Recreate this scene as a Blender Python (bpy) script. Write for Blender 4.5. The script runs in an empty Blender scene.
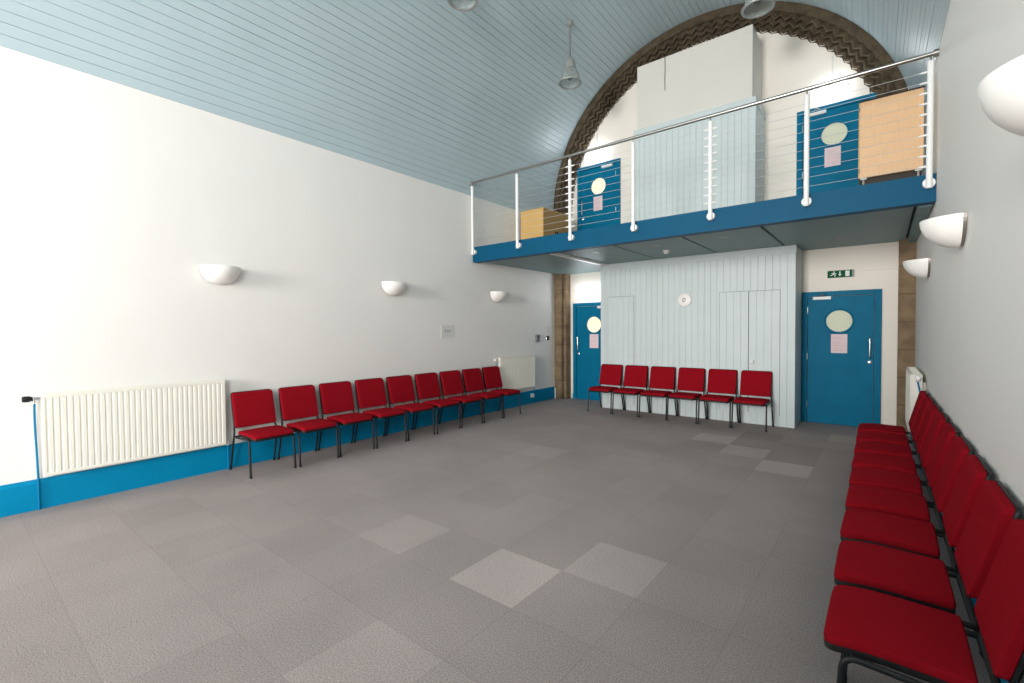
import bpy, bmesh, math, random
from mathutils import Vector, Matrix
random.seed(7)
PI = math.pi
SC = bpy.context.scene
COL = SC.collection

# ------------------------------------------------------------------ materials
def srgb(r, g, b):
    f = lambda c: c / 12.92 if c <= .04045 else ((c + .055) / 1.055) ** 2.4
    return (f(r / 255), f(g / 255), f(b / 255), 1)

def mat(name, col, rough=.6, metal=0, noise=0, nscale=20, bump=0, bscale=200, spec=.5, emit=None, estr=0, coat=0, stretch=None, trans=0, alpha=1, ior=1.45, sheen=0):
    m = bpy.data.materials.new(name); m.use_nodes = True
    nt = m.node_tree; b = nt.nodes['Principled BSDF']
    b.inputs['Base Color'].default_value = col
    b.inputs['Roughness'].default_value = rough
    b.inputs['Metallic'].default_value = metal
    b.inputs['Specular IOR Level'].default_value = spec
    b.inputs['IOR'].default_value = ior
    b.inputs['Coat Weight'].default_value = coat
    b.inputs['Transmission Weight'].default_value = trans
    b.inputs['Sheen Weight'].default_value = sheen
    b.inputs['Alpha'].default_value = alpha
    if emit:
        b.inputs['Emission Color'].default_value = emit
        b.inputs['Emission Strength'].default_value = estr
    tc = nt.nodes.new('ShaderNodeTexCoord')
    src = tc.outputs['Object']
    if stretch:
        mp = nt.nodes.new('ShaderNodeMapping'); mp.inputs['Scale'].default_value = stretch
        nt.links.new(src, mp.inputs['Vector']); src = mp.outputs['Vector']
    if noise:
        n = nt.nodes.new('ShaderNodeTexNoise'); n.inputs['Scale'].default_value = nscale; n.inputs['Detail'].default_value = 5
        nt.links.new(src, n.inputs['Vector'])
        mr = nt.nodes.new('ShaderNodeMapRange'); mr.inputs['From Min'].default_value = .3; mr.inputs['From Max'].default_value = .7
        mr.inputs['To Min'].default_value = 1 - noise; mr.inputs['To Max'].default_value = 1 + noise
        nt.links.new(n.outputs['Fac'], mr.inputs['Value'])
        mx = nt.nodes.new('ShaderNodeMix'); mx.data_type = 'RGBA'; mx.blend_type = 'MULTIPLY'; mx.inputs['Factor'].default_value = 1
        mx.inputs['A'].default_value = col
        nt.links.new(mr.outputs['Result'], mx.inputs['B'])
        nt.links.new(mx.outputs['Result'], b.inputs['Base Color'])
    if bump:
        n2 = nt.nodes.new('ShaderNodeTexNoise'); n2.inputs['Scale'].default_value = bscale; n2.inputs['Detail'].default_value = 3
        nt.links.new(src, n2.inputs['Vector'])
        bp = nt.nodes.new('ShaderNodeBump'); bp.inputs['Strength'].default_value = bump; bp.inputs['Distance'].default_value = .004
        nt.links.new(n2.outputs['Fac'], bp.inputs['Height']); nt.links.new(bp.outputs['Normal'], b.inputs['Normal'])
    return m

M = {}
M['wall'] = mat('wall_paint', srgb(240, 237, 232), .55, noise=.012, nscale=1.5, bump=.15, bscale=25)
M['cream'] = mat('cream_plaster', srgb(245, 237, 226), .6, noise=.012, nscale=2, bump=.2, bscale=12)
M['ceil'] = mat('pale_blue_boards', srgb(183, 199, 204), .36, noise=.03, nscale=1.2, bump=.12, bscale=30)
M['panel'] = mat('pale_blue_panelling', srgb(203, 213, 213), .45, noise=.02, nscale=3)
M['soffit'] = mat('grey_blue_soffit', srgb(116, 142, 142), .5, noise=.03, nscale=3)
M['dark_gap'] = mat('dark_joint', srgb(45, 50, 52), .8)
M['blue'] = mat('blue_gloss_paint', srgb(0, 100, 160), .32, noise=.05, nscale=4, coat=.2)
M['beam'] = mat('blue_steel_paint', srgb(6, 80, 112), .5, noise=.04, nscale=3, spec=.15)
M['door'] = mat('blue_door_paint', srgb(0, 109, 144), .5, noise=.06, nscale=5, spec=.12)
M['skirt'] = mat('blue_skirting_paint', srgb(0, 132, 176), .45, noise=.04, nscale=3, spec=.15)
M['red'] = mat('red_woven_fabric', srgb(144, 18, 30), .95, noise=.13, nscale=420, bump=.4, bscale=500, spec=.04)
M['black'] = mat('black_powder_coat', srgb(22, 24, 26), .42, noise=.1, nscale=30)
M['black_plastic'] = mat('black_moulded_plastic', srgb(16, 17, 19), .5)
M['white_metal'] = mat('white_powder_coat', srgb(236, 236, 234), .4)
M['rad'] = mat('radiator_enamel', srgb(240, 236, 224), .38)
M['steel'] = mat('brushed_steel', srgb(168, 166, 162), .28, 1)
M['chrome'] = mat('satin_chrome', srgb(215, 215, 215), .25, 1)
M['alu'] = mat('grey_cast_metal', srgb(172, 172, 168), .45, .4)
M['cable'] = mat('steel_wire', srgb(204, 206, 206), .45, .3)
M['ceramic'] = mat('white_ceramic', srgb(246, 243, 238), .35)
M['plate'] = mat('brushed_back_plate', srgb(150, 142, 135), .4, .7)
M['paper'] = mat('pink_paper', srgb(238, 214, 216), .8)
M['white_paper'] = mat('white_paper', srgb(222, 221, 218), .8)
M['ink'] = mat('grey_ink', srgb(170, 166, 166), .8)
M['pink_ink'] = mat('faded_ink', srgb(222, 188, 194), .8)
M['white_plastic'] = mat('white_plastic', srgb(238, 238, 236), .4)
M['grey_plastic'] = mat('grey_plastic', srgb(128, 130, 132), .4)
M['dark_plastic'] = mat('dark_plastic', srgb(60, 64, 70), .4)
M['green'] = mat('green_sign', srgb(0, 88, 50), .5, spec=.1)
M['boxcream'] = mat('shaft_plaster', srgb(220, 216, 208), .6, noise=.012, nscale=2)
M['sign_white'] = mat('sign_white', srgb(235, 240, 236), .5)
M['porthole'] = mat('frosted_porthole_glass', srgb(226, 228, 202), .5, spec=.3)
M['porthole_lit'] = mat('lit_porthole_glass', srgb(240, 232, 205), .2, emit=srgb(255, 240, 205), estr=.5)
M['tube'] = mat('fluorescent_diffuser', srgb(250, 250, 255), .4, emit=(.86, .92, 1, 1), estr=38)
M['tube_low'] = mat('fluorescent_diffuser_dim', srgb(250, 250, 255), .4, emit=(.86, .92, 1, 1), estr=22)
M['beech'] = mat('beech_laminate', srgb(228, 186, 142), .45, noise=.05, nscale=6, stretch=(12, 12, .7))
M['oak'] = mat('oak_laminate', srgb(214, 174, 108), .45, noise=.07, nscale=6, stretch=(12, 12, .8))
M['oak_dark'] = mat('oak_laminate_doors', srgb(176, 136, 80), .45, noise=.07, nscale=6, stretch=(.8, 10, 10))
M['dark_wood'] = mat('dark_plinth', srgb(48, 38, 28), .6)
M['stone'] = mat('dark_carved_stone', srgb(82, 70, 53), .9, noise=.4, nscale=9, bump=.9, bscale=40)
M['pillar'] = mat('brown_sandstone', srgb(138, 116, 92), .9, noise=.25, nscale=5, bump=.8, bscale=30)
M['trimwhite'] = mat('trim_white_gloss', srgb(240, 240, 238), .3)
M['glass_prism'] = mat('ribbed_glass', srgb(225, 232, 230), .15, trans=.75, alpha=1, ior=1.2)
M['pane'] = mat('window_glass', (1, 1, 1, 1), .02, trans=1, ior=1.02)
M['bulb'] = mat('lamp_bulb', srgb(96, 102, 98), .3)
M['pipe_blue'] = mat('blue_painted_pipe', srgb(4, 118, 164), .45, spec=.2)

def carpet():
    m = bpy.data.materials.new('grey_carpet_tiles'); m.use_nodes = True
    nt = m.node_tree; N = nt.nodes; L = nt.links; b = N['Principled BSDF']
    b.inputs['Roughness'].default_value = .95; b.inputs['Specular IOR Level'].default_value = .15
    tc = N.new('ShaderNodeTexCoord'); sp = N.new('ShaderNodeSeparateXYZ'); L.new(tc.outputs['Object'], sp.inputs[0])
    def mth(op, a, bb=None, c=None):
        n = N.new('ShaderNodeMath'); n.operation = op
        for i, v in enumerate((a, bb, c)):
            if v is None: continue
            if isinstance(v, (int, float)): n.inputs[i].default_value = v
            else: L.new(v, n.inputs[i])
        return n.outputs[0]
    u = mth('DIVIDE', mth('SUBTRACT', sp.outputs['X'], 3.755), .51)
    v = mth('DIVIDE', mth('SUBTRACT', sp.outputs['Y'], 2.004), .522)
    fu, fv = mth('FLOOR', u), mth('FLOOR', v)
    cb = N.new('ShaderNodeCombineXYZ'); L.new(fu, cb.inputs[0]); L.new(fv, cb.inputs[1])
    wn = N.new('ShaderNodeTexWhiteNoise'); wn.noise_dimensions = '3D'; L.new(cb.outputs[0], wn.inputs['Vector'])
    val = mth('MULTIPLY_ADD', wn.outputs['Value'], .08, .96)
    # single replaced tiles, newer and paler (or darker) than their neighbours
    for (i, j, g) in ((0, 0, .32), (1, 1, .20), (-2, 0, .14), (0, 9, .26), (1, 8, .22), (2, 7, .28), (3, 11, .24), (1, 10, -.2), (0, -2, .12), (-1, 6, .1), (2, 9, -.08), (-3, 5, .1), (1, 9, -.1), (2, 8, -.12)):
        e = mth('MULTIPLY', mth('COMPARE', fu, i, .1), mth('COMPARE', fv, j, .1))
        val = mth('MULTIPLY_ADD', e, g, val)
    # seams
    pu, pv = mth('FRACT', u), mth('FRACT', v)
    du = mth('MINIMUM', pu, mth('SUBTRACT', 1, pu)); dv = mth('MINIMUM', pv, mth('SUBTRACT', 1, pv))
    seam = mth('LESS_THAN', mth('MINIMUM', du, dv), .007)
    val = mth('MULTIPLY_ADD', seam, -.10, val)
    def noise(sc, det, lo, hi):
        n = N.new('ShaderNodeTexNoise'); n.inputs['Scale'].default_value = sc; n.inputs['Detail'].default_value = det
        L.new(tc.outputs['Object'], n.inputs['Vector'])
        r = N.new('ShaderNodeMapRange'); r.inputs['From Min'].default_value = .3; r.inputs['From Max'].default_value = .7
        r.inputs['To Min'].default_value = lo; r.inputs['To Max'].default_value = hi
        L.new(n.outputs['Fac'], r.inputs['Value']); return r.outputs[0], n
    a1, _ = noise(1.1, 4, .92, 1.08); a2, n2 = noise(130, 4, .66, 1.34)
    val = mth('MULTIPLY', mth('MULTIPLY', val, a1), a2)
    mx = N.new('ShaderNodeMix'); mx.data_type = 'RGBA'; mx.blend_type = 'MULTIPLY'; mx.inputs['Factor'].default_value = 1
    mx.inputs['A'].default_value = srgb(158, 147, 144); L.new(val, mx.inputs['B']); L.new(mx.outputs['Result'], b.inputs['Base Color'])
    bp = N.new('ShaderNodeBump'); bp.inputs['Strength'].default_value = .35; bp.inputs['Distance'].default_value = .004
    L.new(n2.outputs['Fac'], bp.inputs['Height']); L.new(bp.outputs['Normal'], b.inputs['Normal'])
    return m
M['carpet'] = carpet()

def blockstone(name, col, h):
    """sandstone with horizontal bed joints"""
    m = mat(name, col, .9, noise=.28, nscale=6, bump=.8, bscale=30)
    nt = m.node_tree; N = nt.nodes; L = nt.links; b = N['Principled BSDF']
    tc = [n for n in N if n.type == 'TEX_COORD'][0]
    sp = N.new('ShaderNodeSeparateXYZ'); L.new(tc.outputs['Object'], sp.inputs[0])
    md = N.new('ShaderNodeMath'); md.operation = 'MODULO'; L.new(sp.outputs['Z'], md.inputs[0]); md.inputs[1].default_value = h
    lt = N.new('ShaderNodeMath'); lt.operation = 'LESS_THAN'; L.new(md.outputs[0], lt.inputs[0]); lt.inputs[1].default_value = .014
    old = b.inputs['Base Color'].links[0].from_socket
    mx = N.new('ShaderNodeMix'); mx.data_type = 'RGBA'; L.new(lt.outputs[0], mx.inputs['Factor'])
    L.new(old, mx.inputs['A']); mx.inputs['B'].default_value = srgb(98, 82, 63)
    L.new(mx.outputs['Result'], b.inputs['Base Color'])
    return m
M['pillar'] = blockstone('brown_sandstone_blocks', srgb(128, 108, 84), .41)

# ------------------------------------------------------------------ mesh helpers
def BM(): return bmesh.new()

def xf(bm, verts, mtx):
    bmesh.ops.transform(bm, matrix=mtx, verts=verts)

def box(bm, x0, x1, y0, y1, z0, z1, bev=0, seg=2, mtx=None):
    r = bmesh.ops.create_cube(bm, size=1)
    vs = r['verts']
    for v in vs:
        v.co = Vector(((x0 + x1) / 2 + v.co.x * (x1 - x0), (y0 + y1) / 2 + v.co.y * (y1 - y0), (z0 + z1) / 2 + v.co.z * (z1 - z0)))
    if mtx is not None: xf(bm, vs, mtx)
    if bev:
        es = list({e for v in vs for e in v.link_edges})
        bmesh.ops.bevel(bm, geom=es, offset=bev, segments=seg, profile=.5, affect='EDGES')
    return bm

def prism(bm, pts, axis, a, b):
    """closed outline pts (2D) extruded along axis from a to b"""
    def P(p, t):
        if axis == 'x': return Vector((t, p[0], p[1]))
        if axis == 'y': return Vector((p[0], t, p[1]))
        return Vector((p[0], p[1], t))
    v0 = [bm.verts.new(P(p, a)) for p in pts]; v1 = [bm.verts.new(P(p, b)) for p in pts]
    n = len(pts)
    bm.faces.new(v0); bm.faces.new(v1[::-1])
    for i in range(n): bm.faces.new((v0[i], v0[(i + 1) % n], v1[(i + 1) % n], v1[i]))
    return bm

def rounded(path, r, n=5):
    """round the inner corners of a polyline"""
    P = [Vector(p) for p in path]; out = [P[0]]
    for i in range(1, len(P) - 1):
        a, b, c = P[i - 1], P[i], P[i + 1]
        d = min(r, (a - b).length * .48, (c - b).length * .48)
        p0 = b + (a - b).normalized() * d; p1 = b + (c - b).normalized() * d
        for k in range(n + 1):
            t = k / n; out.append((1 - t) ** 2 * p0 + 2 * t * (1 - t) * b + t * t * p1)
    out.append(P[-1]); return out

def tube(bm, path, r, seg=10, cap=True):
    P = [Vector(p) for p in path]; rings = []
    up = None
    for i, p in enumerate(P):
        t = (P[min(i + 1, len(P) - 1)] - P[max(i - 1, 0)]).normalized()
        if up is None:
            up = Vector((0, 0, 1)) if abs(t.z) < .9 else Vector((1, 0, 0))
        s = t.cross(up).normalized(); up = s.cross(t).normalized()
        rr = r[i] if isinstance(r, (list, tuple)) else r
        rings.append([bm.verts.new(p + rr * (math.cos(2 * PI * k / seg) * s + math.sin(2 * PI * k / seg) * up)) for k in range(seg)])
    for a, b in zip(rings, rings[1:]):
        for k in range(seg): bm.faces.new((a[k], a[(k + 1) % seg], b[(k + 1) % seg], b[k]))
    if cap:
        bm.faces.new(rings[0][::-1]); bm.faces.new(rings[-1])
    return bm

def lathe(bm, prof, seg=32, mtx=None, cap=True):
    """prof = [(radius, height)...] round the z axis"""
    rings = []; new = []
    for (r, z) in prof:
        ring = [bm.verts.new((r * math.cos(2 * PI * k / seg), r * math.sin(2 * PI * k / seg), z)) for k in range(seg)]
        rings.append(ring); new += ring
    for a, b in zip(rings, rings[1:]):
        for k in range(seg): bm.faces.new((a[k], a[(k + 1) % seg], b[(k + 1) % seg], b[k]))
    if cap:
        if prof[0][0] > 1e-6: bm.faces.new(rings[0][::-1])
        if prof[-1][0] > 1e-6: bm.faces.new(rings[-1])
    if mtx is not None: xf(bm, new, mtx)
    return bm

def obj(name, bm, m, parent=None, smooth=False, loc=None):
    bmesh.ops.remove_doubles(bm, verts=bm.verts[:], dist=1e-6)
    bmesh.ops.recalc_face_normals(bm, faces=bm.faces[:])
    me = bpy.data.meshes.new(name); bm.to_mesh(me); bm.free()
    if smooth:
        me.polygons.foreach_set('use_smooth', [True] * len(me.polygons))
        me.set_sharp_from_angle(angle=math.radians(38))
    o = bpy.data.objects.new(name, me); COL.objects.link(o)
    me.materials.append(M[m] if isinstance(m, str) else m)
    if parent is not None: o.parent = parent
    if loc is not None: o.location = loc
    return o

def tag(o, label, cat, group=None, kind=None):
    o['label'] = label; o['category'] = cat
    if group: o['group'] = group
    if kind: o['kind'] = kind
    return o

def thing(name, label, cat, loc=(0, 0, 0), rotz=0, group=None, kind=None):
    o = bpy.data.objects.new(name, None); COL.objects.link(o)
    o.location = loc; o.rotation_euler = (0, 0, rotz); o.empty_display_size = .1
    return tag(o, label, cat, group, kind)

def struct(name, bm, m, label, cat, parent=None, smooth=False):
    o = obj(name, bm, m, parent, smooth)
    if parent is None: tag(o, label, cat, kind='structure')
    return o

def dup(root, loc, rotz, label):
    r = root.copy(); COL.objects.link(r); r.location = loc; r.rotation_euler = (0, 0, rotz); r['label'] = label
    for ch in list(root.children):
        c = ch.copy(); COL.objects.link(c); c.parent = r
        for g in list(ch.children):
            d = g.copy(); COL.objects.link(d); d.parent = c
    return r

# ------------------------------------------------------------------ room dimensions (metres)
YF = 9.14            # face of the far wall
YA = 8.93            # front of the stone arch
YB = -10.0            # back wall, behind the camera
ZL, ZR = 4.016, 4.26 # where the boarding starts on the left / right wall
ZC = 4.15            # springing of the barrel vault
def XR(y): return 6.245 + .012 * (YA - y)

# ------------------------------------------------------------------ setting
b = BM(); prism(b, [(-.3, YB - .3), (7.2, YB - .3), (7.2, YF + .3), (-.3, YF + .3)], 'z', -.2, 0)
struct('floor', b, 'carpet', 'mottled grey carpet tile floor with a few paler tiles', 'floor')
b = BM(); box(b, -.3, 0, YB, YF, 0, ZL)
struct('wall_left', b, 'wall', 'long white plaster wall with three bowl lights and red chairs', 'wall')
# right wall with the window opening behind the camera
W1 = (-5.4, -2.2, .95, 3.95)
b = BM()
def rw(y0, y1, z0, z1):
    prism(b, [(XR(y0), y0), (XR(y1), y1), (XR(y1) + .45, y1), (XR(y0) + .45, y0)], 'z', z0, z1)
rw(W1[1], YF, 0, ZR); rw(YB, W1[0], 0, ZR); rw(W1[0], W1[1], 0, W1[2]); rw(W1[0], W1[1], W1[3], ZR)
struct('wall_right', b, 'wall', 'white plaster wall close on the right behind the row of chairs', 'wall')
# back wall with a second window, both behind the photographer
W2 = (1.9, 4.7, 1.4, 4.8)
b = BM()
box(b, -.3, W2[0], YB - .4, YB, 0, 8); box(b, W2[1], 7.2, YB - .4, YB, 0, 8)
box(b, W2[0], W2[1], YB - .4, YB, 0, W2[2]); box(b, W2[0], W2[1], YB - .4, YB, W2[3], 8)
struct('wall_back', b, 'wall', 'white plaster end wall behind the viewpoint', 'wall')
b = BM(); box(b, -.3, 7.0, YF, YF + .3, 0, 8)
struct('wall_far', b, 'cream', 'cream plaster end wall around the four blue doors', 'wall')

b = BM(); box(b, 4.35, XR(-1.6), -1.62, -1.52, 0, 1.85, .004)  # unseen screen, added to shade the floor and chairs at near right
struct('shade_screen', b, 'wall', 'low white screen added behind the viewpoint to shade the near right side', 'wall')

def window(name, label, mtx, w, h):
    root = thing(name, label, 'window', kind='structure')
    fr = BM()
    for (x0, x1, z0, z1) in ((0, .07, 0, h), (w - .07, w, 0, h), (0, w, 0, .07), (0, w, h - .07, h)):
        box(fr, x0, x1, -.05, .05, z0, z1, mtx=mtx)
    obj('window_frame', fr, 'trimwhite', root)
    bars = BM()
    for k in (1, 2): box(bars, w * k / 3 - .015, w * k / 3 + .015, -.02, .02, .07, h - .07, mtx=mtx)
    for k in (1, 2, 3): box(bars, .07, w - .07, -.02, .02, h * k / 4 - .015, h * k / 4 + .015, mtx=mtx)
    obj('glazing_bars', bars, 'trimwhite', root)
    g = BM(); box(g, .06, w - .06, -.006, .006, .06, h - .06, mtx=mtx)
    obj('pane', g, 'pane', root)
window('window_1', 'tall window in the right wall behind the viewpoint',
       Matrix.Translation((XR(-2) + .38, W1[0], W1[2])) @ Matrix.Rotation(PI / 2, 4, 'Z'), W1[1] - W1[0], W1[3] - W1[2])
window('window_2', 'tall window in the end wall behind the viewpoint',
       Matrix.Translation((W2[0], YB - .3, W2[2])), W2[1] - W2[0], W2[3] - W2[2])

# ---- boarded barrel vault: every board separated from the next by a groove
def vault_pt(s, y):
    """s in [0,1] along the vault section at depth y: left wall top -> crown -> right wall top"""
    w = XR(y); R = w / 2; cx = w / 2
    l0 = ZC - ZL; la = PI * R; l1 = 0.0
    # the boarding stops at angle where z = ZR on the right
    aend = math.asin((ZR - ZC) / (R))
    la = (PI - aend) * R
    tot = l0 + la; d = s * tot
    if d < l0: return Vector((0, y, ZL + d)), Vector((1, 0, 0))
    a = PI - (d - l0) / R
    n = Vector((-math.cos(a), 0, -math.sin(a)))
    return Vector((cx + R * math.cos(a), y, ZC + (R + .02) * math.sin(a))), n
b = BM(); LT = PI * 3.14 + .13; nb = int(LT / .102)
prof = []
for i in range(nb):
    s0, s1 = i / nb, (i + 1) / nb
    g = random.uniform(.0022, .0048) / LT; off = random.uniform(-.0015, .0015)
    prof += [(s0, .012), (s0 + g, off), ((s0 + s1) / 2, off), (s1 - g, off), (s1, .012)]
ys = [YB, YA - .0]
rows = []
for y in (YB, YA + .25):
    row = []
    for (s, d) in prof:
        p, n = vault_pt(min(s, 1), y)
        row.append(b.verts.new(p - n * d))
    rows.append(row)
for i in range(len(prof) - 1):
    b.faces.new((rows[0][i], rows[0][i + 1], rows[1][i + 1], rows[1][i]))
struct('ceiling', b, 'ceil', 'pale blue boarded barrel vault ceiling', 'ceiling')

# ---- carved stone arch with chevrons
b = BM(); n_th = 52 * 8; rows = []
cxa, cza = 3.125, 4.13
base = [(3.17, YA - .03, 0), (3.12, YA - .05, 0), (3.06, YA - .05, 0), (3.02, YA - .02, 0)]
for k in range(n_th + 1):
    th = PI * k / n_th; ph = (k % 8) / 8; tri = (1 - abs(2 * ph - 1)) - .5
    row = []
    for (r, y, _) in base: row.append((r, y))
    # four chevron ridges stepping inwards and backwards
    t = 0.0
    for j in range(3):
        for (q, hgt) in ((.02, -.03), (.35, .03), (.65, .03), (.98, -.03)):
            u = (j + q) / 3 + tri * .22
            r = 3.00 - .20 * u; y = YA - .0 + .20 * u
            row.append((r + (-.707 * hgt), y - .707 * hgt))
    row.append((2.80 - .03 * tri * 1.0 - .02, YF - .012)); row.append((2.80 - .03 * tri - .02, YF + .03))
    rows.append([b.verts.new((cxa - r * math.cos(th), y, cza + r * math.sin(th))) for (r, y) in row])
for a, c in zip(rows, rows[1:]):
    for i in range(len(a) - 1): b.faces.new((a[i], a[i + 1], c[i + 1], c[i]))
struct('arch', b, 'stone', 'dark stone arch carved with zigzag chevrons', 'arch')

# ---- stone pillars below the arch, with round shafts
def pillar(x0, x1, label, flip):
    w = x1 - x0; o = [(0, YF)]
    P = [(0, YA - .02)]
    for k in range(13): # main shaft
        a = PI - PI * k / 12; P.append((w * .42 + w * .3 * math.cos(a), YA - .02 - w * .22 * math.sin(a)))
    for k in range(9):
        a = PI - PI * k / 8; P.append((w * .86 + w * .14 * math.cos(a), YA + .04 - w * .12 * math.sin(a)))
    P += [(w, YF)]
    pts = [(x0 + (w - p[0] if flip else p[0]), p[1]) for p in [(0, YF)] + P]
    bb = BM(); prism(bb, pts, 'z', 0, 4.2)
    return struct('pillar', bb, 'pillar', label, 'pillar')
pillar(0, .29, 'brown stone pillar in the corner left of the narrow blue door', False)
pl = BM()
prism(pl, [(6.05, YF), (6.05, YA), (6.26, YA), (6.26, YF)], 'z', 0, 4.2)
struct('pillar', pl, 'pillar', 'brown stone block pillar right of the wide blue door', 'pillar')

# ---- skirtings
def skirt_prof(x, s):  # outline in (x,z)
    return [(x, 0), (x + s * .022, 0), (x + s * .022, .235), (x + s * .016, .25), (x + s * .012, .268), (x, .27)]
b = BM(); prism(b, skirt_prof(0, 1), 'y', YB, YA - .06)
struct('baseboard_left', b, 'skirt', 'deep blue skirting board along the long left wall', 'skirting')
b = BM()
for (y0, y1) in ((YB, YA),):
    p0 = skirt_prof(0, -1); v0 = [b.verts.new((XR(y0) + p[0], y0, p[1])) for p in p0]; v1 = [b.verts.new((XR(y1) + p[0], y1, p[1])) for p in p0]
    b.faces.new(v0); b.faces.new(v1[::-1])
    for i in range(len(p0)): b.faces.new((v0[i], v0[(i + 1) % 6], v1[(i + 1) % 6], v1[i]))
struct('baseboard_right', b, 'skirt', 'deep blue skirting board behind the right hand chairs', 'skirting')
b = BM(); box(b, 0.0, .05, YA - .06, YA - .02, 0, .235, .004)
struct('trim_1', b, 'trimwhite', 'short white end block where blue skirting meets the stone pillar', 'trim')
b = BM(); box(b, .35, .375, YF - .02, YF, 0, .12)
struct('baseboard_far', b, 'skirt', 'short blue skirting between stone pillar and narrow blue door', 'skirting')
b = BM(); box(b, .3, 1.5, YF - .02, YF, 2.475, 3.0, .004)
struct('trim_2', b, 'cream', 'cream boxed band above the narrow blue door', 'trim')
b = BM(); box(b, 4.7, 6.1, YF - .02, YF, 2.455, 3.0, .004)
struct('trim_3', b, 'cream', 'cream boxed band above the green exit sign', 'trim')

# ---- tongue and groove enclosure between the doors
def boards(bm, x0, x1, yf, z0, z1, pitch=.1, depth=.008, thick=.03):
    n = max(1, round((x1 - x0) / pitch)); p = (x1 - x0) / n; pts = []
    for i in range(n):
        a = x0 + i * p; g = random.uniform(.003, .0055)
        pts += [(a, yf + (depth if i else 0)), (a + g, yf), (a + p - g, yf)]
    pts += [(x1, yf), (x1, yf + thick), (x0, yf + thick)]
    prism(bm, pts, 'z', z0, z1)

EY = 8.40; EX0, EX1 = 1.455, 4.808
enc = thing('wall_panelled', 'pale blue tongue and groove boxed partition below the balcony', 'partition', kind='structure')
b = BM(); boards(b, EX0, EX1, EY, 0, 2.82, pitch=.105); obj('front_boarding', b, 'panel', enc)
b = BM(); box(b, EX0, EX0 + .02, EY + .03, YF, 0, 2.9); box(b, EX1 - .02, EX1, EY + .03, YF, 0, 2.9); obj('side_panel', b, 'panel', enc)
b = BM(); box(b, EX0 - .012, EX1 + .012, EY - .015, EY + .03, 2.74, 2.86, .005); box(b, EX0 + .02, EX1 - .02, EY + .03, EY + .06, 0, 2.86)
box(b, EX1 - .07, EX1 + .004, EY - .008, EY + .03, 0, 2.74, .003); box(b, EX0 - .004, EX0 + .07, EY - .008, EY + .03, 0, 2.74, .003)
obj('trim_strip', b, 'panel', enc)
for (x0, x1, z0, z1, knob) in ((1.61, 2.15, .12, 2.2, None), (3.70, 4.145, .19, 2.18, None), (4.155, 4.60, .17, 2.175, 4.21)):
    d = BM(); boards(d, x0, x1, EY - .007, z0, z1, pitch=.105, depth=.006, thick=.012)
    dr = obj('cupboard_door', d, 'panel', enc)
    g = BM()
    for (a0, a1, c0, c1) in ((x0 - .005, x0, z0, z1), (x1, x1 + .005, z0, z1), (x0 - .005, x1 + .005, z1, z1 + .005)):
        box(g, a0, a1, EY - .002, EY + .005, c0, c1)
    obj('door_gap', g, 'dark_gap', dr)
    if knob:
        k = BM(); lathe(k, [(0, 0), (.012, 0), (.012, .018), (.024, .026), (.028, .04), (.02, .052), (0, .055)], 20, Matrix.Translation((knob, EY - .006, 1.02)) @ Matrix.Rotation(PI / 2, 4, 'X'))
        ko = obj('door_knob', k, 'white_plastic', dr, True)

# upper box behind the balcony
ub = thing('wall_upper', 'boxed shaft above balcony, pale blue boarding below and cream above', 'partition', kind='structure')
b = BM(); boards(b, 2.16, 4.235, 8.40, 3.0, 5.20, pitch=.105); obj('front_boarding', b, 'panel', ub)
b = BM()
box(b, 4.215, 4.235, 8.43, YF, 3.0, 5.2); box(b, 2.16, 2.18, 8.43, YF, 3.0, 5.2)
obj('side_panel', b, 'panel', ub)
b = BM(); box(b, 2.145, 4.25, 8.375, YF, 5.19, 5.23, .004); box(b, 2.155, 4.24, 8.39, YF, 5.2, 5.32, .004); obj('ledge', b, 'panel', ub)
b = BM(); box(b, 2.215, 4.185, 8.41, YF, 5.3, 6.49, .006); obj('plaster_box', b, 'boxcream', ub)

# ---- balcony
BY = 6.217
bal = thing('balcony', 'blue fronted balcony across the end of the hall with grey soffit', 'balcony', kind='structure')
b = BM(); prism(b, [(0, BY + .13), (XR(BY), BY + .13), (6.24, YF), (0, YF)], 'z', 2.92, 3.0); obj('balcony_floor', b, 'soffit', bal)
b = BM()
prof2 = [(BY, 2.81), (BY + .14, 2.81), (BY + .14, 2.82), (BY + .012, 2.82), (BY + .012, 3.074), (BY + .14, 3.074), (BY + .14, 3.084), (BY, 3.084)]
prism(b, prof2, 'x', 0.002, XR(BY) - .002); obj('fascia_beam', b, 'beam', bal)
seams = [.06, 1.60, 2.62, 3.66, 4.66, 6.14]
for i in range(5):
    s = BM(); drop = .03 if i == 0 else 0
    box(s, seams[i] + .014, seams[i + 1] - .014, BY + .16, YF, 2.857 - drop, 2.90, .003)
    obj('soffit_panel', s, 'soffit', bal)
b = BM(); box(b, .0, XR(YF) - .0, BY + .14, YF, 2.885, 2.925); obj('dark_void', b, 'dark_gap', bal)
b = BM(); box(b, 1.545, 1.612, BY + .2, 8.39, 2.819, 2.90); obj('painted_gleam_strip', b, 'trimwhite', bal)  # white strip stands in for a bright reflection along the soffit seam
b = BM(); box(b, 6.15, 6.262, BY + .16, YA, 2.80, 2.9, .003); obj('edge_beam', b, 'soffit', bal)

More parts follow.
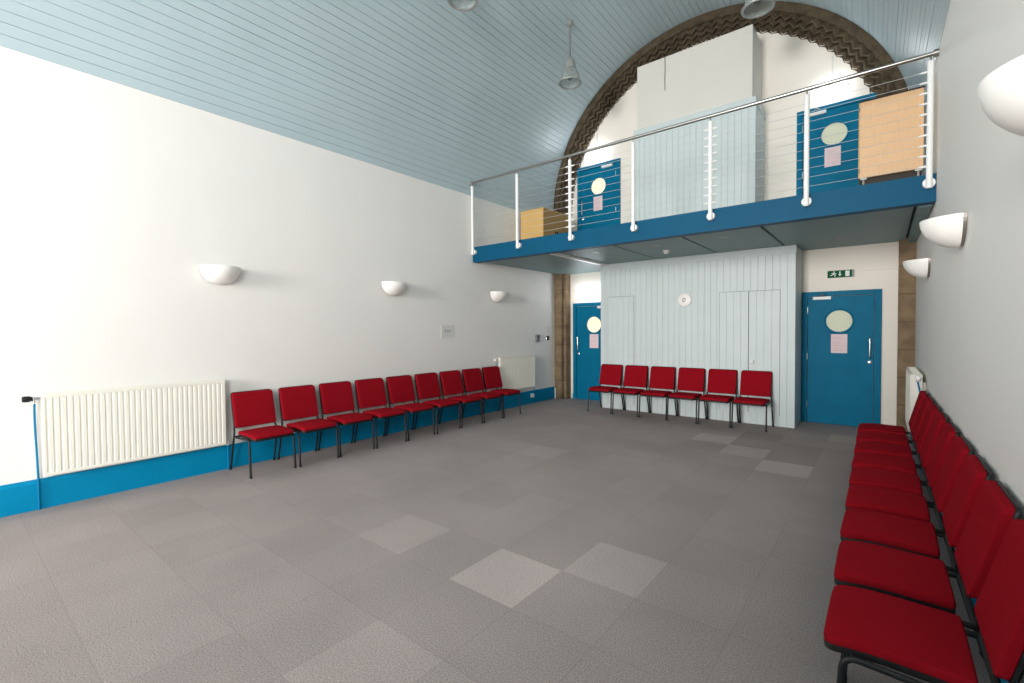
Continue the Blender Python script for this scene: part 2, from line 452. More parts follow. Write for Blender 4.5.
# ---- doors
def door(name, label, cat, x0, x1, z0, glass, hinge_left=True, closer_mount='leaf'):
    root = thing(name, label, cat, (x0, YF, z0), kind='structure')
    w = x1 - x0; h = 2.16
    mir = (lambda u: u) if hinge_left else (lambda u: w - u)
    def mb(bm, u0, u1, *r, **k):
        a, c = sorted((mir(u0), mir(u1))); box(bm, a, c, *r, **k)
    f = BM()
    mb(f, 0, .085, -.045, .02, 0, h, bev=.005); mb(f, w - .085, w, -.045, .02, 0, h, bev=.005); box(f, .084, w - .084, -.0445, .02, h - .075, h, .004)
    obj('door_frame', f, 'door', root)
    # leaf with a round opening
    lf = BM(); L0, L1, T = .09, w - .09, h - .08
    pc = (mir(w * .49), 1.675); pr = .185; n = 48
    outer = []
    xs0, xs1 = sorted((mir(L0), mir(L1)))
    for k in range(n):
        a = 2 * PI * k / n; dx, dz = math.cos(a), math.sin(a)
        t = min([q for q in (((xs1 - pc[0]) / dx if dx > 1e-9 else 9e9), ((xs0 - pc[0]) / dx if dx < -1e-9 else 9e9), ((T - pc[1]) / dz if dz > 1e-9 else 9e9), ((.002 - pc[1]) / dz if dz < -1e-9 else 9e9))])
        outer.append((pc[0] + dx * t, pc[1] + dz * t))
    for yy, fl in ((-.03, False), (.012, True)):
        vi = [lf.verts.new((pc[0] + pr * math.cos(2 * PI * k / n), yy, pc[1] + pr * math.sin(2 * PI * k / n))) for k in range(n)]
        vo = [lf.verts.new((p[0], yy, p[1])) for p in outer]
        for k in range(n): lf.faces.new((vi[k], vi[(k + 1) % n], vo[(k + 1) % n], vo[k]))
        # corner fill
        for (cx_, cz_) in ((xs0, .002), (xs1, .002), (xs1, T), (xs0, T)):
            best = None
            for k in range(n):
                p, q = outer[k], outer[(k + 1) % n]
                if (abs(p[0] - cx_) < 1e-6 and abs(q[1] - cz_) < 1e-6) or (abs(q[0] - cx_) < 1e-6 and abs(p[1] - cz_) < 1e-6): best = k
            if best is not None:
                c = lf.verts.new((cx_, yy, cz_)); lf.faces.new((vo[best], vo[(best + 1) % n], c))
        if fl:
            for k in range(n): lf.faces.new((vi[k], vi[(k + 1) % n], vprev[(k + 1) % n], vprev[k]))
        vprev = vi
    box(lf, xs0, xs0 + .002, -.03, .012, .01, T); box(lf, xs1 - .002, xs1, -.03, .012, .01, T); box(lf, xs0, xs1, -.03, .012, T - .002, T)
    leaf = obj('door_leaf', lf, 'door', root)
    ring = BM(); lathe(ring, [(pr - .012, 0), (pr - .012, .012), (pr + .006, .016), (pr + .014, .008), (pr + .014, 0)], 48, Matrix.Translation((pc[0], -.028, pc[1])) @ Matrix.Rotation(PI / 2, 4, 'X'), cap=False)
    obj('porthole_ring', ring, 'door', leaf, True)
    gl = BM(); lathe(gl, [(0, 0), (pr, 0), (pr, .006), (0, .006)], 48, Matrix.Translation((pc[0], -.012, pc[1])) @ Matrix.Rotation(PI / 2, 4, 'X'))
    obj('porthole_glass', gl, glass, leaf)
    ux = w - .14
    hd = BM(); tube(hd, rounded([(mir(ux), -.03, 1.10), (mir(ux), -.075, 1.10), (mir(ux), -.075, 1.41), (mir(ux), -.03, 1.41)], .03), .011, 10)
    obj('pull_handle', hd, 'chrome', root, True)
    lk = BM(); lathe(lk, [(0, 0), (.028, 0), (.028, .008), (.02, .012), (0, .012)], 24, Matrix.Translation((mir(ux), -.03, 1.025)) @ Matrix.Rotation(PI / 2, 4, 'X')); box(lk, mir(ux) - .004, mir(ux) + .004, -.046, -.04, 1.01, 1.04)
    obj('lock', lk, 'chrome', root, True)
    cl = BM(); mb(cl, .16, .41, -.085, -.03, 2.025, 2.078, bev=.008); cb_ = obj('door_closer', cl, 'white_metal', root)
    ar = BM(); tube(ar, [(mir(.22), -.07, 2.075), (mir(.28), -.17, 2.095), (mir(.33), -.05, 2.11)], .009, 8)
    obj('closer_arm', ar, 'steel', cb_, True)
    for z in (.30, 1.10, 1.86):
        hg = BM(); tube(hg, [(mir(.088), -.05, z - .05), (mir(.088), -.05, z + .05)], .010, 10); obj('hinge', hg, 'chrome', root, True)
    return root
door('door_1', 'narrow looking blue porthole door left of the pale panelling, lower floor', 'door', .376, 1.42, 0, 'porthole_lit', False)
door('door_2', 'blue porthole door under the green exit sign', 'door', 4.81, 5.86, 0, 'porthole', True)
door('door_3', 'blue porthole door on the balcony left of the boxed shaft', 'door', .50, 1.53, 3.0, 'porthole_lit', False)
door('door_4', 'blue porthole door on the balcony behind the tall beech cabinet', 'door', 4.72, 5.77, 3.0, 'porthole', True)

# notices taped to the doors
def notice(x, z, label):
    root = thing('paper_notice', label, 'notice', (x, YF - .031, z), group='notices taped to blue doors')
    b = BM(); box(b, 0, .215, -.0012, .0, 0, .305); obj('sheet', b, 'paper', root)
    b = BM(); 
    for k in range(9):
        if k in (2, 6): continue
        box(b, .03, .03 + random.uniform(.1, .155), -.0022, -.0012, .255 - k * .027, .262 - k * .027)
    obj('print', b, 'pink_ink', root)
    return root
notice(.80, 1.16, 'pink printed notice on the lower blue door left of the panelling')
notice(5.22, 1.16, 'pink printed notice on the blue door under the exit sign')
notice(.905, 4.155, 'pink printed notice on the left balcony door')
notice(5.11, 4.165, 'pink printed notice on the balcony door beside the beech cabinet')

# ---- exit sign: running man, down arrow, doorway
ex = thing('exit_sign', 'green emergency exit sign on the cream band above right door', 'sign', (5.165, YF - .02, 2.375))
b = BM(); box(b, 0, .345, -.02, .0, 0, .112, .003); obj('sign_board', b, 'green', ex)
b = BM(); Y0, Y1 = -.0215, -.0195
lathe(b, [(0, 0), (.009, 0), (.009, .002), (0, .002)], 16, Matrix.Translation((.088, Y1, .092)) @ Matrix.Rotation(PI / 2, 4, 'X'))
for pts in ([(.07, .048), (.086, .082), (.1, .076), (.088, .044)],
            [(.07, .05), (.05, .04), (.035, .042), (.035, .034), (.052, .03), (.078, .042)],
            [(.082, .046), (.1, .034), (.092, .014), (.1, .012), (.112, .036), (.092, .054)],
            [(.08, .078), (.062, .066), (.052, .074), (.048, .068), (.062, .056), (.084, .068)],
            [(.097, .078), (.106, .062), (.12, .066), (.12, .058), (.102, .054), (.09, .07)]):
    prism(b, pts, 'y', Y0, Y1)
obj('running_figure', b, 'sign_white', ex)
b = BM(); prism(b, [(.158, .095), (.172, .095), (.172, .05), (.188, .05), (.165, .018), (.142, .05), (.158, .05)], 'y', Y0, Y1); obj('arrow', b, 'sign_white', ex)
b = BM(); box(b, .235, .29, Y0, Y1, .012, .1); obj('doorway_symbol', b, 'sign_white', ex)
b = BM(); box(b, .322, .349, -.0215, 0, -.001, .113); obj('end_cap', b, 'grey_plastic', ex)

# ---- fluorescent fittings
def tube_light(x0, x1, z, label, conduit=None, lamp='tube'):
    root = thing('strip_light', label, 'light', (x0, YF - (.02 if z < 3 else 0), z), group='fluorescent strip lights above the doors')
    w = x1 - x0
    b = BM(); box(b, 0, w, -.04, 0.0, .02, .075, .004); obj('light_body', b, 'white_metal', root)
    b = BM(); box(b, .02, w - .02, -.085, -.04, .012, .072, .016, 3); obj('diffuser', b, lamp, root, True)
    if conduit:
        b = BM(); tube(b, [(w * .5, -.012, .075), (w * .5, -.012, conduit)], .012, 8); obj('conduit', b, 'white_metal', root, True)
tube_light(.46, 1.10, 2.36, 'lit fluorescent strip above the lower blue door left of panelling', lamp='tube_low')
tube_light(.76, 1.22, 5.33, 'lit fluorescent strip above left balcony door', .5)
tube_light(5.00, 5.40, 5.36, 'lit fluorescent strip above the balcony door beside beech cabinet', .56)

# ---- railing
rail = thing('balcony_railing', 'steel wire balcony railing with white posts and round handrail', 'railing', (0, BY - .055, 3.0))
b = BM(); tube(b, [(.015, 0, 1.225), (XR(BY) - .02, 0, 1.232)], .0215, 14); obj('handrail', b, 'steel', rail, True)
b = BM(); tube(b, [(.0, 0, 1.225), (.055, 0, 1.225)], .04, 14); obj('end_fixing', b, 'alu', rail, True)
b = BM(); tube(b, [(XR(BY) - .04, 0, 1.232), (XR(BY) - .002, 0, 1.232)], .036, 14); obj('end_fixing', b, 'steel', rail, True)
posts = [.055 + 1.0275 * i for i in range(7)]
zc = [.15 + .1022 * k for k in range(10)]
for i, x in enumerate(posts):
    b = BM(); tube(b, [(x, 0, -.065), (x, 0, 1.165)], .026, 16); p = obj('post', b, 'white_metal', rail, True)
    b = BM(); tube(b, [(x, 0, 1.165), (x, 0, 1.21)], .009, 8); obj('rail_pin', b, 'steel', p, True)
    b = BM(); lathe(b, [(0, 0), (.05, 0), (.05, .04), (.044, .046), (0, .046)], 24, Matrix.Translation((x, .055, -.01)) @ Matrix.Rotation(PI / 2, 4, 'X')); obj('fixing_disc', b, 'white_metal', p, True)
    if i in (0, 2, 4, 6):
        for z in zc:
            b = BM()
            a0, a1 = (0, 1) if i == 0 else (-1, 0) if i == 6 else (-1, 1)
            tube(b, [(x + a0 * .085, 0, z), (x + a0 * .06, 0, z), (x + a1 * .06, 0, z), (x + a1 * .085, 0, z)], [.004, .011, .011, .004], 8)
            obj('wire_tensioner', b, 'white_metal', p, True)
for z in zc:
    b = BM(); tube(b, [(posts[0], 0, z), (posts[6], 0, z)], .0022, 6); obj('wire', b, 'cable', rail, True)

# ---- stacking chair (origin: floor under the top of the backrest; faces +y; width along x)
def chair_proto(label, group):
    t = thing('stacking_chair', label, 'chair', group=group)
    # seat pad: rounded slab with a waterfall front
    US = [0, .02, .05, .12, .25, .4, .55, .68, .8, .88, .93, .965, .985, 1]
    def inset(u):      # rounded corners in plan: wider at the front
        d = (1 - u) * .41; r = .045
        if d < r: return r - math.sqrt(max(0, r * r - (r - d) ** 2))
        d = u * .41; r = .02
        return r - math.sqrt(max(0, r * r - (r - d) ** 2)) if d < r else 0
    def slab(wd, ztop, th, bev, sh):
        """upholstered slab: rings across the width at each depth, soft on every edge"""
        bb = BM(); rows = []
        for u in US:
            y = .128 + .41 * u; zt, hw = ztop(u), wd / 2 - inset(u)
            e = min(1, min(u, 1 - u) * .41 / bev) if bev else 1
            dz = bev * (1 - math.sqrt(max(0, 1 - (1 - e) ** 2)))
            t0, b0 = zt - dz, zt - th + dz * .4
            ring = [(-hw + bev, t0), (-hw * .5, t0 + sh), (0, t0 + sh * 1.3), (hw * .5, t0 + sh), (hw - bev, t0), (hw - bev * .3, t0 - bev * .3), (hw, t0 - bev), (hw, b0 + bev * .4), (hw - bev * .4, b0), (-hw + bev * .4, b0), (-hw, b0 + bev * .4), (-hw, t0 - bev), (-hw + bev * .3, t0 - bev * .3)]
            rows.append([bb.verts.new((x, y, z)) for x, z in ring])
        n = len(rows[0])
        for r0, r1 in zip(rows, rows[1:]):
            for i in range(n): bb.faces.new((r0[i], r0[(i + 1) % n], r1[(i + 1) % n], r1[i]))
        bb.faces.new(rows[0]); bb.faces.new(rows[-1][::-1])
        return bb
    ztop = lambda u: .458 + .010 * u - (.022 * ((u - .55) / .45) ** 2 if u > .55 else 0)
    obj('seat', slab(.445, ztop, .036, .014, .003), 'red', t, True)
    obj('seat_pan', slab(.436, lambda u: ztop(u) - .034, .026, .004, 0), 'black_plastic', t, True)
    # backrest: padded slab with rounded corners on a black shell, leaning back
    LEAN, ZB = .25, .484
    def backshape(d0, d1, wd, z0, z1, rc, soft):
        """rounded-rectangle outline swept from front depth d0 to rear depth d1; edges softened by 'soft'"""
        bb = BM(); cz = (z0 + z1) / 2; hw, hh = wd / 2, (z1 - z0) / 2
        def outline(ins):
            pts = []; r = max(rc - ins, .004); w_, h_ = hw - ins, hh - ins
            for (sx, sz, a0) in ((1, 1, 0), (-1, 1, PI / 2), (-1, -1, PI), (1, -1, 3 * PI / 2)):
                for k in range(7):
                    a = a0 + PI / 2 * k / 6
                    pts.append((sx * (w_ - r) + r * math.cos(a), sz * (h_ - r) + r * math.sin(a)))
            return pts
        def P(p, d, crown):
            x, zz = p; z = cz + zz
            return bb.verts.new((x, .103 - LEAN * (z - ZB) - d + crown * (1 - (x / hw) ** 2) * (1 - (zz / hh) ** 2) - .012 * (1 - (x / hw) ** 2), z))
        rings = []
        levels = [(d0 + .012, 0), (d0 + .004, soft * .3), (d0, soft), (d0, soft + .035), (d0, soft + .09), (d0, soft + .15)]
        for d, ins in levels[::-1]: rings.append([P(p, d, .014) for p in outline(ins)])
        for d, ins in ((d1 - .004, 0), (d1, .006)): rings.append([P(p, d, 0) for p in outline(ins)])
        for r0, r1 in zip(rings, rings[1:]):
            n = len(r0)
            for i in range(n): bb.faces.new((r0[i], r0[(i + 1) % n], r1[(i + 1) % n], r1[i]))
        bb.faces.new(rings[0]); bb.faces.new(rings[-1][::-1])
        return bb
    obj('backrest', backshape(0, .038, .448, ZB, .874, .03, .012), 'red', t, True)
    obj('back_shell', backshape(.036, .05, .455, ZB - .006, .879, .033, .002), 'black_plastic', t, True)
    for s in (-1, 1):
        x = s * .236
        # front leg runs up and bends back into the side rail
        bb = BM(); tube(bb, rounded([(s * .241, .50, .012), (s * .238, .475, .405), (x, .07, .385)], .05), .0115, 10)
        lg = obj('leg', bb, 'black', t, True)
        bb = BM(); tube(bb, [(s * .241, .501, 0), (s * .241, .4975, .03)], .0135, 10); obj('foot_cap', bb, 'black_plastic', lg, True)
        bb = BM(); tube(bb, rounded([(s * .241, -.03, .012), (s * .238, .075, .40), (s * .222, .038, .49), (s * .212, -.037, .81)], .06), .0115, 10)
        lg = obj('leg', bb, 'black', t, True)
        bb = BM(); tube(bb, [(s * .241, -.035, 0), (s * .241, -.022, .03)], .0135, 10); obj('foot_cap', bb, 'black_plastic', lg, True)
        bb = BM(); tube(bb, rounded([(x, .45, .395), (s * .21, .45, .41)], .01), .008, 8); obj('seat_bracket', bb, 'black', t, True)
        bb = BM(); tube(bb, [(x, .16, .39), (s * .21, .16, .402)], .008, 8); obj('seat_bracket', bb, 'black', t, True)
    bb = BM(); tube(bb, [(-.237, .455, .398), (.237, .455, .398)], .0095, 8); obj('stretcher', bb, 'black', t, True)
    bb = BM(); tube(bb, [(-.237, .076, .39), (.237, .076, .39)], .0095, 8); obj('stretcher', bb, 'black', t, True)
    return t

NTH = ['first', 'second', 'third', 'fourth', 'fifth', 'sixth', 'seventh', 'eighth', 'ninth']
GRP = 'red stacking chairs lining the walls'
proto = None
def place(x, y, rz, label):
    global proto
    rz += random.uniform(-.012, .012)
    if proto is None:
        proto = chair_proto(label, GRP); proto.location = (x, y, 0); proto.rotation_euler = (0, 0, rz); return proto
    return dup(proto, (x, y, 0), rz, label)
for i in range(9):
    where = ' beside the long radiator' if i == 0 else ' in front of the small radiator' if i == 8 else ''
    place(.12 + random.uniform(-.006, .008), 2.335 + .53 * i, -PI / 2,
          f'red chair on left wall, {NTH[i]} from the long radiator' if i not in (0, 8) else f'red chair at end of left wall row{where}')
for i in range(6):
    place(1.715 + .513 * i, 8.328 + random.uniform(-.006, .004), PI,
          f'red chair against pale panelling, {NTH[i]} from the left' if 0 < i < 5 else ('red chair at left end of panelling row, by narrow blue door' if i == 0 else 'red chair at right end of panelling row, under white knob'))
for i in range(9):
    place(XR(2.235 + .54 * i) - .066, 2.235 + .54 * i, PI / 2,
          f'red chair on right wall, {NTH[i]} counting from the nearest' if i not in (0, 8) else ('nearest red chair of the right wall row, largest in view' if i == 0 else 'farthest red chair of right wall row, beside stone pillar radiator'))

# ---- radiators
def radiator(label, loc, rotz, W, z0, z1, depth, double, valve_mat, valve_side, pitch=.0435, group='white panel radiators', tail=True):
    """local: runs along x from 0 to W, back on y=0 (wall), front towards -y"""
    t = thing('radiator', label, 'radiator', loc, rotz, group)
    def front(yf):
        bb = BM(); n = int((W - .03) / pitch); p = (W - .03) / n; pts = [(0, yf + .014), (0, yf + .004), (.004, yf)]
        for k in range(n):
            a = .015 + k * p
            pts += [(a + p * .12, yf), (a + p * .26, yf + .007), (a + p * .42, yf + .007), (a + p * .58, yf)]
        pts += [(W - .004, yf), (W, yf + .004), (W, yf + .014)]
        prism(bb, pts, 'z', z0 + .03, z1 - .035)
        box(bb, 0, W, yf, yf + .014, z0, z0 + .03, .004); box(bb, 0, W, yf, yf + .014, z1 - .035, z1, .004)
        return bb
    obj('front_panel', front(-depth), 'rad', t)
    bb = BM(); box(bb, 0.0, W, -.045, -.032, z0, z1, .003); obj('rear_panel', bb, 'rad', t)
    bb = BM(); box(bb, 0, .004, -depth + .012, -.045, z0 + .05, z1 - .01); obj('side_cover', bb, 'rad', t)
    bb = BM(); box(bb, W - .004, W, -depth + .012, -.045, z0 + .05, z1 - .01); obj('side_cover', bb, 'rad', t)
    bb = BM(); n = int(W / .03); box(bb, 0, W, -depth + .012, -depth + .02, z1 - .006, z1 + .004); box(bb, 0, W, -.05, -.042, z1 - .006, z1 + .004)
    for k in range(n + 1): box(bb, max(0, k * W / n - .004), min(W, k * W / n + .004), -depth + .012, -.042, z1 - .004, z1 + .002)
    obj('top_grille', bb, 'rad', t)
    bb = BM(); box(bb, .12, .16, -.034, 0, z0 + .1, z1 - .1); box(bb, W - .16, W - .12, -.034, 0, z0 + .1, z1 - .1); obj('wall_bracket', bb, 'rad', t)
    s = -1 if valve_side == 'start' else 1; ex = 0 if s < 0 else W; yv = -depth * .55
    bb = BM(); zv = z1 - .035
    tube(bb, [(ex - s * .004, yv, zv), (ex + s * .055, yv, zv)], .013, 12); tube(bb, [(ex + s * .042, yv, zv + .012), (ex + s * .042, yv, zv - .045)], .013, 12)
    v = obj('valve', bb, 'chrome', t, True)
    bb = BM(); lathe(bb, [(0, 0), (.018, 0), (.020, .01), (.026, .02), (.026, .052), (.022, .064), (0, .066)], 18, Matrix.Translation((ex + s * .053, yv, zv)) @ Matrix.Rotation(s * PI / 2, 4, 'Y')); obj('thermostat_head', bb, valve_mat, v, True)
    bb = BM(); tube(bb, rounded([(ex + s * .042, yv, zv - .04), (ex + s * .042, yv * .6, zv - .2), (ex + s * .03, -.034, .30), (ex + s * .03, -.034, 0)], .08), .0085, 10); obj('feed_pipe', bb, 'pipe_blue', t, True)
    if tail:
        ox = W if s < 0 else 0
        bb = BM(); tube(bb, [(ox - s * -.0 + s * .004, yv, z0 + .03), (ox - s * .035, yv, z0 + .03), ], .012, 10); tube(bb, [(ox - s * .03, yv, z0 + .04), (ox - s * .03, yv, z0 - .02)], .013, 10); tv = obj('lockshield_valve', bb, 'white_plastic', t, True)
        bb = BM(); tube(bb, [(ox - s * .03, yv, z0 - .02), (ox - s * .03, yv, 0)], .0085, 10); obj('return_pipe', bb, 'pipe_blue', t, True)
    return t
# left wall: facing +x ; local x -> world +y, local -y -> world +x
radiator('long white ribbed panel radiator on left wall with black thermostat head', (.002, .59, 0), PI / 2, 1.46, .30, 1.03, .10, True, 'black_plastic', 'start')
radiator('small white ribbed radiator on left wall at the far end of chairs', (.002, 6.86, 0), PI / 2, 1.15, .36, 1.03, .10, True, 'white_plastic', 'start')
# right wall: facing -x ; local x -> world -y
radiator('narrow end-on white radiator on right wall beside the stone pillar', (XR(7.5), 8.1, 0), -PI / 2, 1.2, .33, 1.04, .14, True, 'white_plastic', 'end', tail=False)

# small items on the far end of the left wall
b = BM(); box(b, 0.022, .075, 7.93, 8.01, .13, .21, .008); tag(obj('socket_box', b, 'white_plastic'), 'small white socket box on blue skirting below the small radiator', 'socket')

# ---- bowl wall lights
def sconce_proto(label):
    t = thing('wall_light', label, 'wall light', group='white half bowl wall lights')
    bb = BM(); n, mrows = 28, 14; a, h, d = .205, .20, .205; rows = []
    # outer skin: quarter ellipsoid, pointed lip at the front top ; inner skin gives the rim thickness
    for skin in (0, 1):
        k0 = 1 - .04 * skin
        for j in range(mrows + 1):
            ph = (PI / 2) * j / mrows     # 0 at rim (top) -> bottom
            row = []
            for i in range(n + 1):
                th = PI * i / n
                x = a * k0 * math.cos(th) * math.cos(ph) ** .9
                y = .02 + d * k0 * math.sin(th) ** 1.0 * math.cos(ph) ** 1.15
                z = -h * k0 * math.sin(ph) ** 1.0
                row.append(bb.verts.new((x, y, z)))
            rows.append((skin, row))
    outer = [r for s, r in rows if s == 0]; inner = [r for s, r in rows if s == 1]
    for L_ in (outer, inner):
        for r0, r1 in zip(L_, L_[1:]):
            for i in range(n):
                try: bb.faces.new((r0[i], r0[i + 1], r1[i + 1], r1[i]))
                except ValueError: pass
    for i in range(n): bb.faces.new((outer[0][i], outer[0][i + 1], inner[0][i + 1], inner[0][i]))
    obj('bowl_shade', bb, 'ceramic', t, True)
    pts = [(.19 * math.cos(PI * k / 24), -.185 * math.sin(PI * k / 24)) for k in range(25)]
    bb = BM(); prism(bb, [(p[0], p[1] - .002) for p in pts], 'y', 0.0, .022); obj('back_plate', bb, 'plate', t)
    bb = BM(); tube(bb, [(.19, .03, -.05), (.2, .03, -.05)], .006, 8); obj('fixing_screw', bb, 'chrome', t)
    bb = BM(); lathe(bb, [(0, -.05), (.02, -.05), (.03, -.03), (.024, 0), (0, .006)], 14, Matrix.Translation((0, .09, -.04))); obj('lamp_bulb', bb, 'sign_white', t, True)
    return t
sp_ = sconce_proto('white half bowl light on left wall, nearest one, above the long radiator')
sp_.location = (0, 2.05, 2.305); sp_.rotation_euler = (0, 0, -PI / 2)
dup(sp_, (0, 4.42, 2.305), -PI / 2, 'white half bowl light on left wall, middle one of its three')
dup(sp_, (0, 6.87, 2.305), -PI / 2, 'white half bowl light on left wall, closest to the balcony')
dup(sp_, (XR(2.02), 2.02, 2.305), PI / 2, 'large near white bowl light on right wall, cut by the frame')
dup(sp_, (XR(4.38), 4.38, 2.305), PI / 2, 'white half bowl light on right wall, middle one, below the balcony corner')
dup(sp_, (XR(6.87), 6.87, 2.305), PI / 2, 'white half bowl light on right wall, farthest one, by the stone pillar')

# ---- notice, keypad and switch on the left wall
nt_ = thing('wall_notice', 'pale grey notice on left wall above the far red chairs', 'notice', (0, 5.42, 1.44))
b = BM(); box(b, 0, .006, 0, .305, 0, .215, .001); obj('notice_board', b, 'white_paper', nt_)
b = BM(); box(b, .006, .0068, .06, .24, .122, .136); box(b, .006, .0068, .08, .22, .100, .110); box(b, .006, .0068, .12, .18, .086, .092); obj('print', b, 'ink', nt_)
kp = thing('keypad', 'grey tilted control box on left wall above the small radiator', 'control', (0, 8.15, 1.31))
b = BM(); prism(b, [(0, 0), (.03, 0), (.05, .15), (0, .15)], 'y', 0, .12); obj('case', b, 'grey_plastic', kp)
b = BM(); box(b, .04, .052, .03, .09, .1, .13); obj('display', b, 'dark_plastic', kp)
sw = thing('light_switch', 'small dark double light switch on left wall by stone pillar', 'switch', (0, 8.565, 1.335))
b = BM(); box(b, 0, .012, 0, .115, 0, .1, .003); obj('switch_plate', b, 'chrome', sw)
for z in (.008, .054):
    b = BM(); box(b, .012, .018, .012, .103, z, z + .036, .003); obj('rocker', b, 'dark_plastic', sw)
b = BM(); box(b, 0, .006, 8.58, 8.655, 1.50, 1.66, .001); tag(obj('switch_label', b, 'white_paper'), 'narrow pale label on left wall just above the dark switch', 'label')

# ---- round fitting on the panelling
rf = thing('round_wall_fitting', 'round white domed fitting high on the pale blue panelling', 'fitting', (3.115, EY, 2.08))
RX = Matrix.Rotation(PI / 2, 4, 'X')
b = BM(); lathe(b, [(0, 0), (.118, 0), (.122, .012), (.112, .028), (.07, .042), (0, .046)], 40, RX); obj('dish', b, 'ceramic', rf, True)
b = BM(); lathe(b, [(0, .044), (.032, .044), (.03, .055), (.016, .064), (0, .066)], 24, RX); obj('centre_cap', b, 'chrome', rf, True)

# ---- soffit fittings
sd = thing('smoke_detector', 'white dome smoke detector on the soffit above panelling', 'detector', (3.09, 7.55, 2.857))
b = BM(); lathe(b, [(0, 0), (.052, 0), (.052, -.012), (.045, -.02), (0, -.02)], 28); obj('mounting_base', b, 'white_plastic', sd, True)
b = BM(); lathe(b, [(0, -.02), (.042, -.02), (.044, -.034), (.034, -.05), (.018, -.056), (0, -.057)], 28); obj('sensor_dome', b, 'white_plastic', sd, True)
def downlight(x, y, label):
    z = 2.827 if x < 1.6 else 2.857
    t = thing('recessed_downlight', label, 'downlight', (x, y, z), group='recessed downlights in the balcony soffit')
    b = BM(); lathe(b, [(.042, .0), (.044, -.006), (.06, -.004), (.062, 0)], 28, cap=False); obj('trim_ring', b, 'alu', t, True)
    b = BM(); lathe(b, [(0, -.001), (.043, -.001), (.043, -.0035), (0, -.0035)], 24); obj('lamp', b, 'bulb', t, True)
downlight(2.1, 7.0, 'dark downlight, front left of the soffit beside the bright strip')
downlight(3.11, 7.03, 'dark downlight in the soffit just in front of smoke detector')
downlight(4.11, 7.03, 'dark front downlight of the soffit panel right of smoke detector')
downlight(.9, 8.08, 'faint downlight in soffit above the narrow blue lower door')
downlight(2.08, 8.1, 'rear downlight of the soffit at the left corner of panelling')
downlight(3.09, 8.16, 'rear downlight of the soffit behind the smoke detector')
downlight(4.10, 8.2, 'rear downlight of the soffit above the double cupboard doors')
downlight(5.4, 8.2, 'single downlight in the soffit in front of right blue door')

# ---- balcony furniture
cb = thing('low_cupboard', 'small oak cupboard with two doors on the balcony at left', 'cupboard', (.06, 7.6, 3.0))
b = BM(); box(b, 0, .54, 0, .92, .0, .98, .004); obj('carcass', b, 'oak', cb)
for k in (0, 1):
    b = BM(); box(b, .54, .558, .004 + k * .459, .457 + k * .459, .05, .97, .002); d = obj('cupboard_door', b, 'oak_dark', cb)
    b = BM(); box(b, .558, .58, .41 + k * .07, .43 + k * .07, .53, .58, .004); obj('handle', b, 'black_plastic', d)
b = BM(); box(b, -.002, .562, -.002, .924, .975, .99, .003); obj('top_panel', b, 'oak', cb)
tc_ = thing('beech_cabinet', 'large beech cabinet on dark wheeled base on the balcony at right', 'cabinet', (5.64, 7.0, 3.0))
b = BM(); box(b, 0, .575, 0, .5, .355, 1.255, .004); obj('carcass', b, 'beech', tc_)
b = BM(); box(b, -.003, .578, -.004, .504, 1.25, 1.268, .002); obj('top_panel', b, 'dark_wood', tc_)
b = BM(); box(b, .02, .555, .05, .45, .12, .355, .003); obj('base_frame', b, 'dark_wood', tc_)
b = BM(); box(b, -.012, .0, .0, .5, .36, 1.25, .002); obj('side_door', b, 'oak', tc_)
for (x, y) in ((.04, .035), (.535, .035), (.04, .46), (.535, .46)):
    b = BM(); box(b, x - .03, x + .03, y - .03, y + .03, .335, .354); tube(b, [(x, y, .335), (x, y, .10)], .012, 8); tube(b, [(x - .02, y + .02, .05), (x + .02, y + .02, .05)], .05, 16); box(b, x - .03, x + .03, y - .015, y + .04, .09, .11)
    obj('caster', b, 'alu', tc_, True)
for z in (.44, 1.17):
    b = BM(); tube(b, [(-.008, -.008, z - .025), (-.008, -.008, z + .025)], .007, 8); obj('hinge', b, 'steel', tc_, True)

# thin dark cord hanging on the cream box
b = BM(); tube(b, [(2.745, 8.404, 6.48), (2.752, 8.404, 6.3), (2.745, 8.404, 6.1), (2.75, 8.404, 5.89)], .006, 6); tag(obj('hanging_cord', b, 'dark_plastic', None, True), 'thin dark cord hanging down the cream box above the balcony', 'cord')

# ---- pendant lamps
def pendant_proto(label, ztop):
    t = thing('pendant_lamp', label, 'pendant lamp', group='industrial glass pendant lamps')
    # origin at the rim of the shade
    b = BM(); lathe(b, [(0, ztop + .02), (.055, ztop + .02), (.055, ztop - .03), (.03, ztop - .05), (0, ztop - .05)], 24); obj('ceiling_rose', b, 'alu', t, True)
    b = BM(); tube(b, [(0, 0, .45), (0, 0, ztop - .03)], .013, 10); obj('rod', b, 'grey_plastic', t, True)
    b = BM(); lathe(b, [(0, .44), (.03, .435), (.04, .41), (.07, .38), (.088, .33), (.094, .27), (.1, .25), (.1, .235), (.09, .23), (0, .23)], 32); obj('lamp_cap', b, 'alu', t, True)
    pr = []
    for k in range(11):
        u = k / 10; pr.append((.095 + .075 * u + .018 * math.sin(PI * u), .235 - .235 * u))
    inn = [(r - .006, z) for r, z in pr[::-1]]
    b = BM(); lathe(b, pr + inn, 40, cap=False); obj('glass_shade', b, 'glass_prism', t, True)
    b = BM(); lathe(b, [(.168, .012), (.196, .016), (.204, .004), (.2, -.006), (.17, -.004), (.168, .012)], 40, cap=False); obj('rim_ring', b, 'alu', t, True)
    b = BM(); lathe(b, [(0, .23), (.03, .23), (.034, .17), (.045, .13), (.05, .1), (.035, .065), (0, .055)], 20); obj('lamp_bulb', b, 'bulb', t, True)
    return t
ZP = 5.84
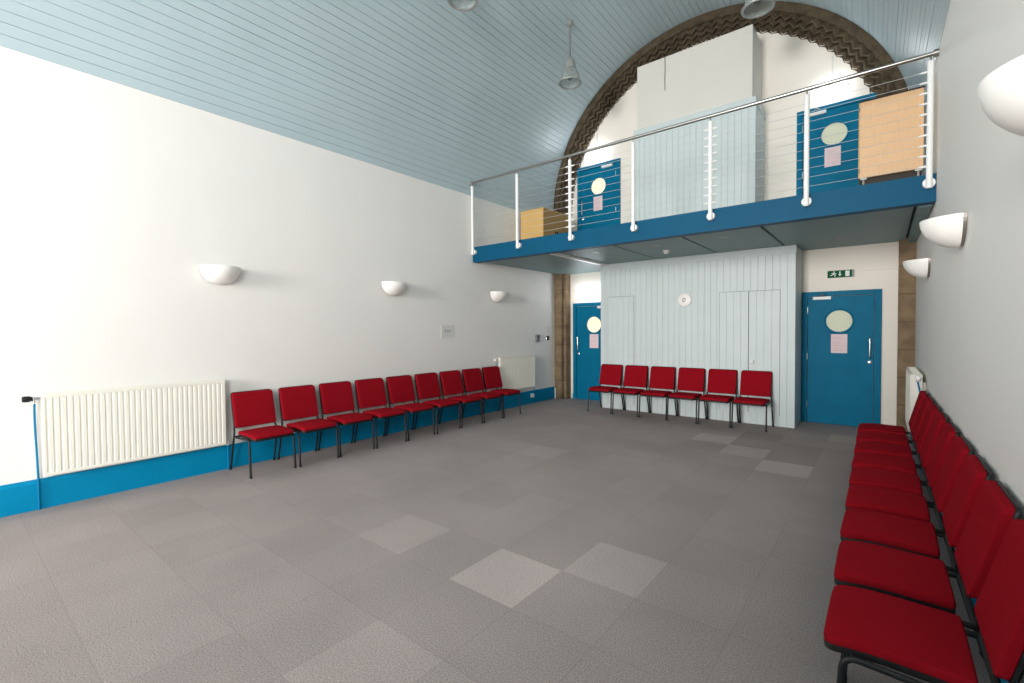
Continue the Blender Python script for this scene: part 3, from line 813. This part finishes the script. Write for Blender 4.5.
pp = pendant_proto('pendant lamp on a rod in front of the stone arch', 6.865 - ZP); pp.location = (1.60, 7.02, ZP)
dup(pp, (1.59, 4.40, ZP), 0, 'pendant lamp at top of the ceiling, only its rim in view')
dup(pp, (4.53, 7.0, ZP), 0, 'pendant lamp overlapping top of the arch above the cream box')

# ------------------------------------------------------------------ light
def area(name, loc, rot, sx, sy, power, col):
    l = bpy.data.lights.new(name, 'AREA'); l.shape = 'RECTANGLE'; l.size = sx; l.size_y = sy; l.energy = power; l.color = col
    o = bpy.data.objects.new(name, l); COL.objects.link(o); o.location = loc; o.rotation_euler = rot; return o
# daylight entering through the two windows (placed in the openings, inside the glass)
area('daylight_side_window', (XR(-2) + .30, (W1[0] + W1[1]) / 2, (W1[2] + W1[3]) / 2), (PI / 2, 0, PI / 2), W1[1] - W1[0] - .1, W1[3] - W1[2] - .1, 490, (1, .985, .96))
area('daylight_end_window', ((W2[0] + W2[1]) / 2, YB - .2, (W2[2] + W2[3]) / 2), (PI / 2, 0, 0), W2[1] - W2[0] - .1, W2[3] - W2[2] - .1, 480, (1, .985, .96)).data.spread = math.radians(95)
w = bpy.data.worlds.new('World'); SC.world = w; w.use_nodes = True
w.node_tree.nodes['Background'].inputs['Color'].default_value = (.75, .85, 1, 1); w.node_tree.nodes['Background'].inputs['Strength'].default_value = 1.0

# ------------------------------------------------------------------ camera
RT = Vector((.78071783, .62484238, -.00718849)); UP = Vector((-.00985269, .02381125, .99966792)); FW = Vector((-.62480605, .78038774, -.02474624))
cd = bpy.data.cameras.new('camera'); cam = bpy.data.objects.new('camera', cd); COL.objects.link(cam)
mw = Matrix((RT, UP, -FW)).transposed().to_4x4(); mw.translation = (5.885, 0, 1.569); cam.matrix_world = mw
cd.sensor_fit = 'HORIZONTAL'; cd.sensor_width = 36; cd.lens = 464.184 / 1024 * 36; cd.clip_start = .02
SC.camera = cam
vs = SC.view_settings; vs.view_transform = 'Standard'; vs.look = 'None'; vs.gamma = 1; vs.use_curve_mapping = False; vs.exposure = 0
SC.cycles.max_bounces = 8; SC.cycles.diffuse_bounces = 6
